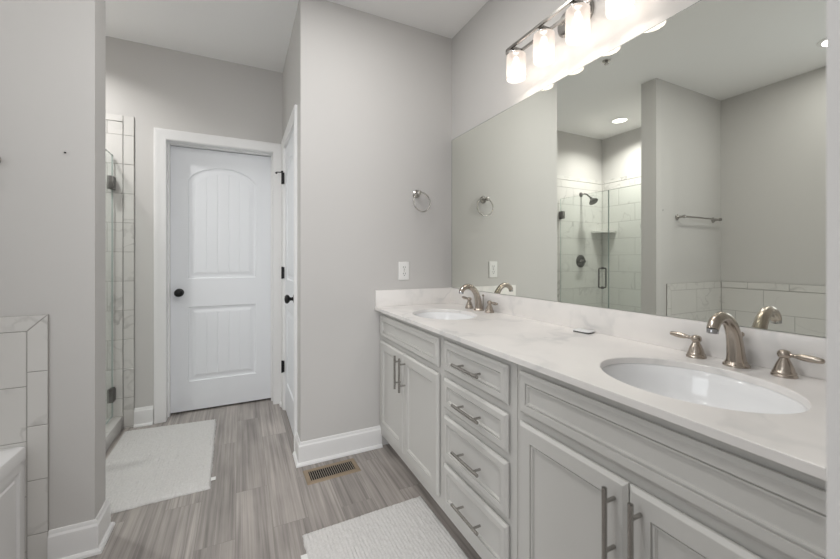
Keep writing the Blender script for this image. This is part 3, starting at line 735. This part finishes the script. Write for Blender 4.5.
for y in ys:
    bm = nb(); lathe(bm, [(.012, .036), (.012, .026), (.026, .023), (.031, .018), (.031, .006), (.028, .004)], (SX, y, 2.181))
    box(bm, SX-.030, SX+.030, y-.007, y+.007, 2.212, 2.224)
    f_ = obj('shade_holder', bm, M['pull'], t)
    bm = nb(); n = 40
    loops(bm, [[(SX+r*math.cos(2*PI*k/n), y+r*math.sin(2*PI*k/n), z) for k in range(n)] for r, z in ((.030, 2.192), (.040, 2.190), (.0455, 2.186), (.0465, 2.179), (.0465, 2.074), (.045, 2.069))])
    sh = obj('lamp_shade', bm, M['shade'], t, ang=60); sh['label'] = 'lit frosted white glass cylinder shade'
    bm = nb(); lathe(bm, [(.010, .060), (.012, .045), (.018, .030), (.021, .012), (.021, .0), (.016, -.013), (.007, -.019)], (SX, y, 2.116), n=24)
    bu = obj('bulb', bm, M['bulb'], sh)
    lamp('bulb_light', 'POINT', (SX, y, 2.112), BULB_W, (1, .92, .84), parent=bu, size=.03)

# ------------------------------------------------------------------ towel ring, outlet, towel bar, anchors
t = thing('towel_ring', (1.043, YR, 1.612), 'round brushed nickel towel ring on the wall beside the mirror', 'towel ring')
bm = nb(); lathe(bm, [(.027, .0005), (.027, .004), (.024, .007), (.021, .009), (.021, .012), (.013, .018), (.010, .035), (.012, .044), (.016, .052), (.014, .060), (.006, .064)], (1.043, YR, 1.612), (0, -1, 0)); obj('wall_post', bm, M['pull'], t)
bm = nb(); ring_tube(bm, (1.063, YR-.052, 1.553), .0635, .0038, (1, .12, 0), (0, .10, 1)); obj('ring', bm, M['pull'], t)

t = thing('wall_outlet', (.956, YR, 1.104), 'white duplex wall outlet above the side splash, below the towel ring', 'outlet')
omp = lambda u, v, d: (.956+u, YR-.0003-d, 1.104+v)
bm = nb(); nested(bm, -.0375, .0375, -.0595, .0595, [(0, 0), (0, .003), (.003, .006), (.006, .0065)], omp); obj('cover_plate', bm, M['plastic'], t, ang=50)
for s in (1, -1):
    bm = nb(); pts = [(.0165*max(-1, min(1, 1.25*math.cos(a))), s*.0205+.0145*math.sin(a)) for a in [2*PI*k/24 for k in range(24)]]
    loops(bm, [[omp(a, b, .0064) for a, b in pts], [omp(a, b, .0085) for a, b in pts]], cap1=True); r = obj('receptacle', bm, M['plastic'], t)
    bm = nb()
    for a in (-.0065, .0065): nested(bm, a-.0014, a+.0014, s*.0205-.001, s*.0205+.009, [(0, .0084), (0, .0089)], omp)
    nested(bm, -.0028, .0028, s*.0205-.011, s*.0205-.006, [(0, .0084), (0, .0089)], omp)
    obj('slot', bm, M['slot'], r)
bm = nb(); lathe(bm, [(.0035, .0064), (.003, .0078)], (.956, YR, 1.104), (0, -1, 0), 12); obj('screw', bm, M['pull'], t)

t = thing('towel_bar', (-1.10, YD0, 1.55), 'straight brushed nickel towel bar on the divider wall above the tub', 'towel bar')
for x in (-.825, -1.40):
    bm = nb(); lathe(bm, [(.026, .0005), (.026, .004), (.021, .009), (.013, .018), (.010, .040), (.012, .050), (.015, .060), (.013, .070), (.005, .074)], (x, YD0, 1.55), (0, -1, 0)); obj('wall_post', bm, M['pull'], t)
bm = nb(); tube(bm, [(-.825, YD0-.060, 1.55), (-1.40, YD0-.060, 1.55)], .0075, 14); obj('bar', bm, M['pull'], t)
bm = nb(); lathe(bm, [(.0035, 0), (.0035, .002), (.0015, .008), (.0005, .008)], (-.620, YD0, 1.600), (0, -1, 0), 12)
tag(obj('wall_screw', bm, M['slot']), 'tiny dark screw in the blank wall left of the far door', 'screw')

# ------------------------------------------------------------------ ceiling fittings
def downlight(x, y, label, col=(1, .98, .955), p=CAN_W, spread=PI):
    t = thing('recessed_light', (x, y, HC-.01), label, 'ceiling light', 'recessed ceiling lights')
    bm = nb(); lathe(bm, [(.095, -.0005), (.094, -.005), (.075, -.008), (.072, -.003), (.060, -.0015)], (x, y, HC), n=40, cap=False); obj('trim_ring', bm, M['plastic'], t)
    bm = nb(); lathe(bm, [(.074, -.0040), (.02, -.0042)], (x, y, HC), n=40); obj('lens', bm, M['lens'], t)
    lamp('downlight_beam', 'AREA', (x, y, HC-.012), p, col, parent=t, size=.14, shape='DISK', spread=spread)
downlight(-1.13, 2.67, 'recessed ceiling light above the shower, seen in the mirror', p=CAN_W*.85, spread=math.radians(140))
downlight(-1.10, 1.02, 'recessed ceiling light above the tub, at the mirror edge', p=CAN_W*.24)
downlight(0.02, .88, 'added unseen ceiling light for fill, above the near floor', p=CAN_W*.66)  # out of view, added to brighten the room
downlight(.45, 1.50, 'added unseen ceiling light for fill, in front of the vanity', p=CAN_W*.40)  # out of view, added to lift the towel-ring wall and counter
bm = nb(); lathe(bm, [(.030, -.0005), (.028, -.006), (.010, -.010), (.010, -.022), (.016, -.024), (.016, -.027), (.004, -.028)], (.09, 1.913, HC), n=24)
tag(obj('fire_sprinkler', bm, M['pull']), 'small round metal sprinkler head in the ceiling, seen in the mirror', 'sprinkler')

# ------------------------------------------------------------------ floor register
t = thing('floor_vent', (.458, 2.052, 0), 'tan metal floor vent with dark slots, in front of the baseboard', 'vent')
A = math.radians(1.5); vx, vy = .458, 2.053
def rz(bm): bmesh.ops.transform(bm, matrix=Matrix.Translation((vx, vy, 0)) @ Matrix.Rotation(A, 4, 'Z'), verts=bm.verts)
bm = nb(); loops(bm, [[(-.146, -.072, .0005), (.146, -.072, .0005), (.146, .072, .0005), (-.146, .072, .0005)], [(-.141, -.067, .0045), (.141, -.067, .0045), (.141, .067, .0045), (-.141, .067, .0045)],
                      [(-.122, -.046, .0050), (.122, -.046, .0050), (.122, .046, .0050), (-.122, .046, .0050)], [(-.121, -.045, .0012), (.121, -.045, .0012), (.121, .045, .0012), (-.121, .045, .0012)]])
rz(bm); obj('vent_frame', bm, M['beige'], t, ang=20)
bm = nb(); box(bm, -.121, .121, -.045, .045, .0004, .0010); rz(bm); obj('duct_shade_sheet', bm, M['dark'], t, smooth=False)  # black sheet imitates the shaded depth of the duct
bm = nb()
for k in range(21):
    x = -.114+k*.0114; box(bm, x-.0013, x+.0013, -.045, .045, .0011, .0042)
rz(bm); obj('louvers', bm, M['louver'], t, smooth=False)

# ------------------------------------------------------------------ bath mats
def mat_rug(corners, label, tagpos, tagdir, seed, nu=120, nv=130):
    """corners a (u0v0), b (u1v0), c (u1v1), d (u0v1)"""
    a, b, c, d = [Vector((*p, 0)) for p in corners]
    cen = (a+b+c+d)/4
    t = thing('bath_mat', cen, label, 'bath mat', 'bath mats on the floor')
    bm = nb(); g_ = []
    for j in range(nv+1):
        row = []; v = j/nv
        for i in range(nu+1):
            u = i/nu
            p = (a*(1-u)+b*u)*(1-v)+(d*(1-u)+c*u)*v
            e = min(u, 1-u)*nu/2.0; e2 = min(v, 1-v)*nv/2.0
            rim = min(1, e, e2)
            wob = .0035*noise.noise(Vector((p.x*22+seed, p.y*22, 0)))+.0025*noise.noise(Vector((p.x*90, p.y*90, seed)))
            if min(u, 1-u) < 1e-6: p = p+Vector((wob, 0, 0))
            if min(v, 1-v) < 1e-6: p = p+Vector((0, wob, 0))
            h = .0015+(.0090+.0022*math.sin(i*2*PI/3.0)*(.6+.7*noise.noise(Vector((p.x*60, p.y*6, seed))))+.0030*noise.noise(Vector((p.x*75, p.y*45, seed)))+.0016*noise.noise(p*160))*(rim**.5 if rim < 1 else 1)
            row.append(bm.verts.new((p.x, p.y, max(.0012, h))))
        g_.append(row)
    for j in range(nv):
        for i in range(nu): bm.faces.new((g_[j][i], g_[j][i+1], g_[j+1][i+1], g_[j+1][i]))
    edge = [g_[0][i] for i in range(nu+1)]+[g_[j][nu] for j in range(1, nv+1)]+[g_[nv][i] for i in range(nu-1, -1, -1)]+[g_[j][0] for j in range(nv-1, 0, -1)]
    low = [bm.verts.new((v.co.x, v.co.y, .0006)) for v in edge]
    for i in range(len(edge)): bm.faces.new((edge[i], low[i], low[(i+1) % len(edge)], edge[(i+1) % len(edge)]))
    obj('woven_mat', bm, M['rug'], t, ang=60)
    bm = nb(); x, y = tagpos; s = tagdir
    box(bm, min(x-.004*s, x+.022*s), max(x-.004*s, x+.022*s), y-.016, y+.016, .0035, .0048); obj('care_tag', bm, M['cloth_tag'], t, smooth=False)
mat_rug([(-.708, 2.150), (-.138, 2.168), (-.160, 3.080), (-.712, 3.135)], 'off-white woven bath mat on the floor in front of the shower', (-.142, 2.255), 1, 3)
mat_rug([(.238, .700), (.815, .700), (.806, 1.640), (.236, 1.628)], 'off-white woven bath mat in the foreground beside the drawer cabinet', (.236, 1.50), -1, 9)
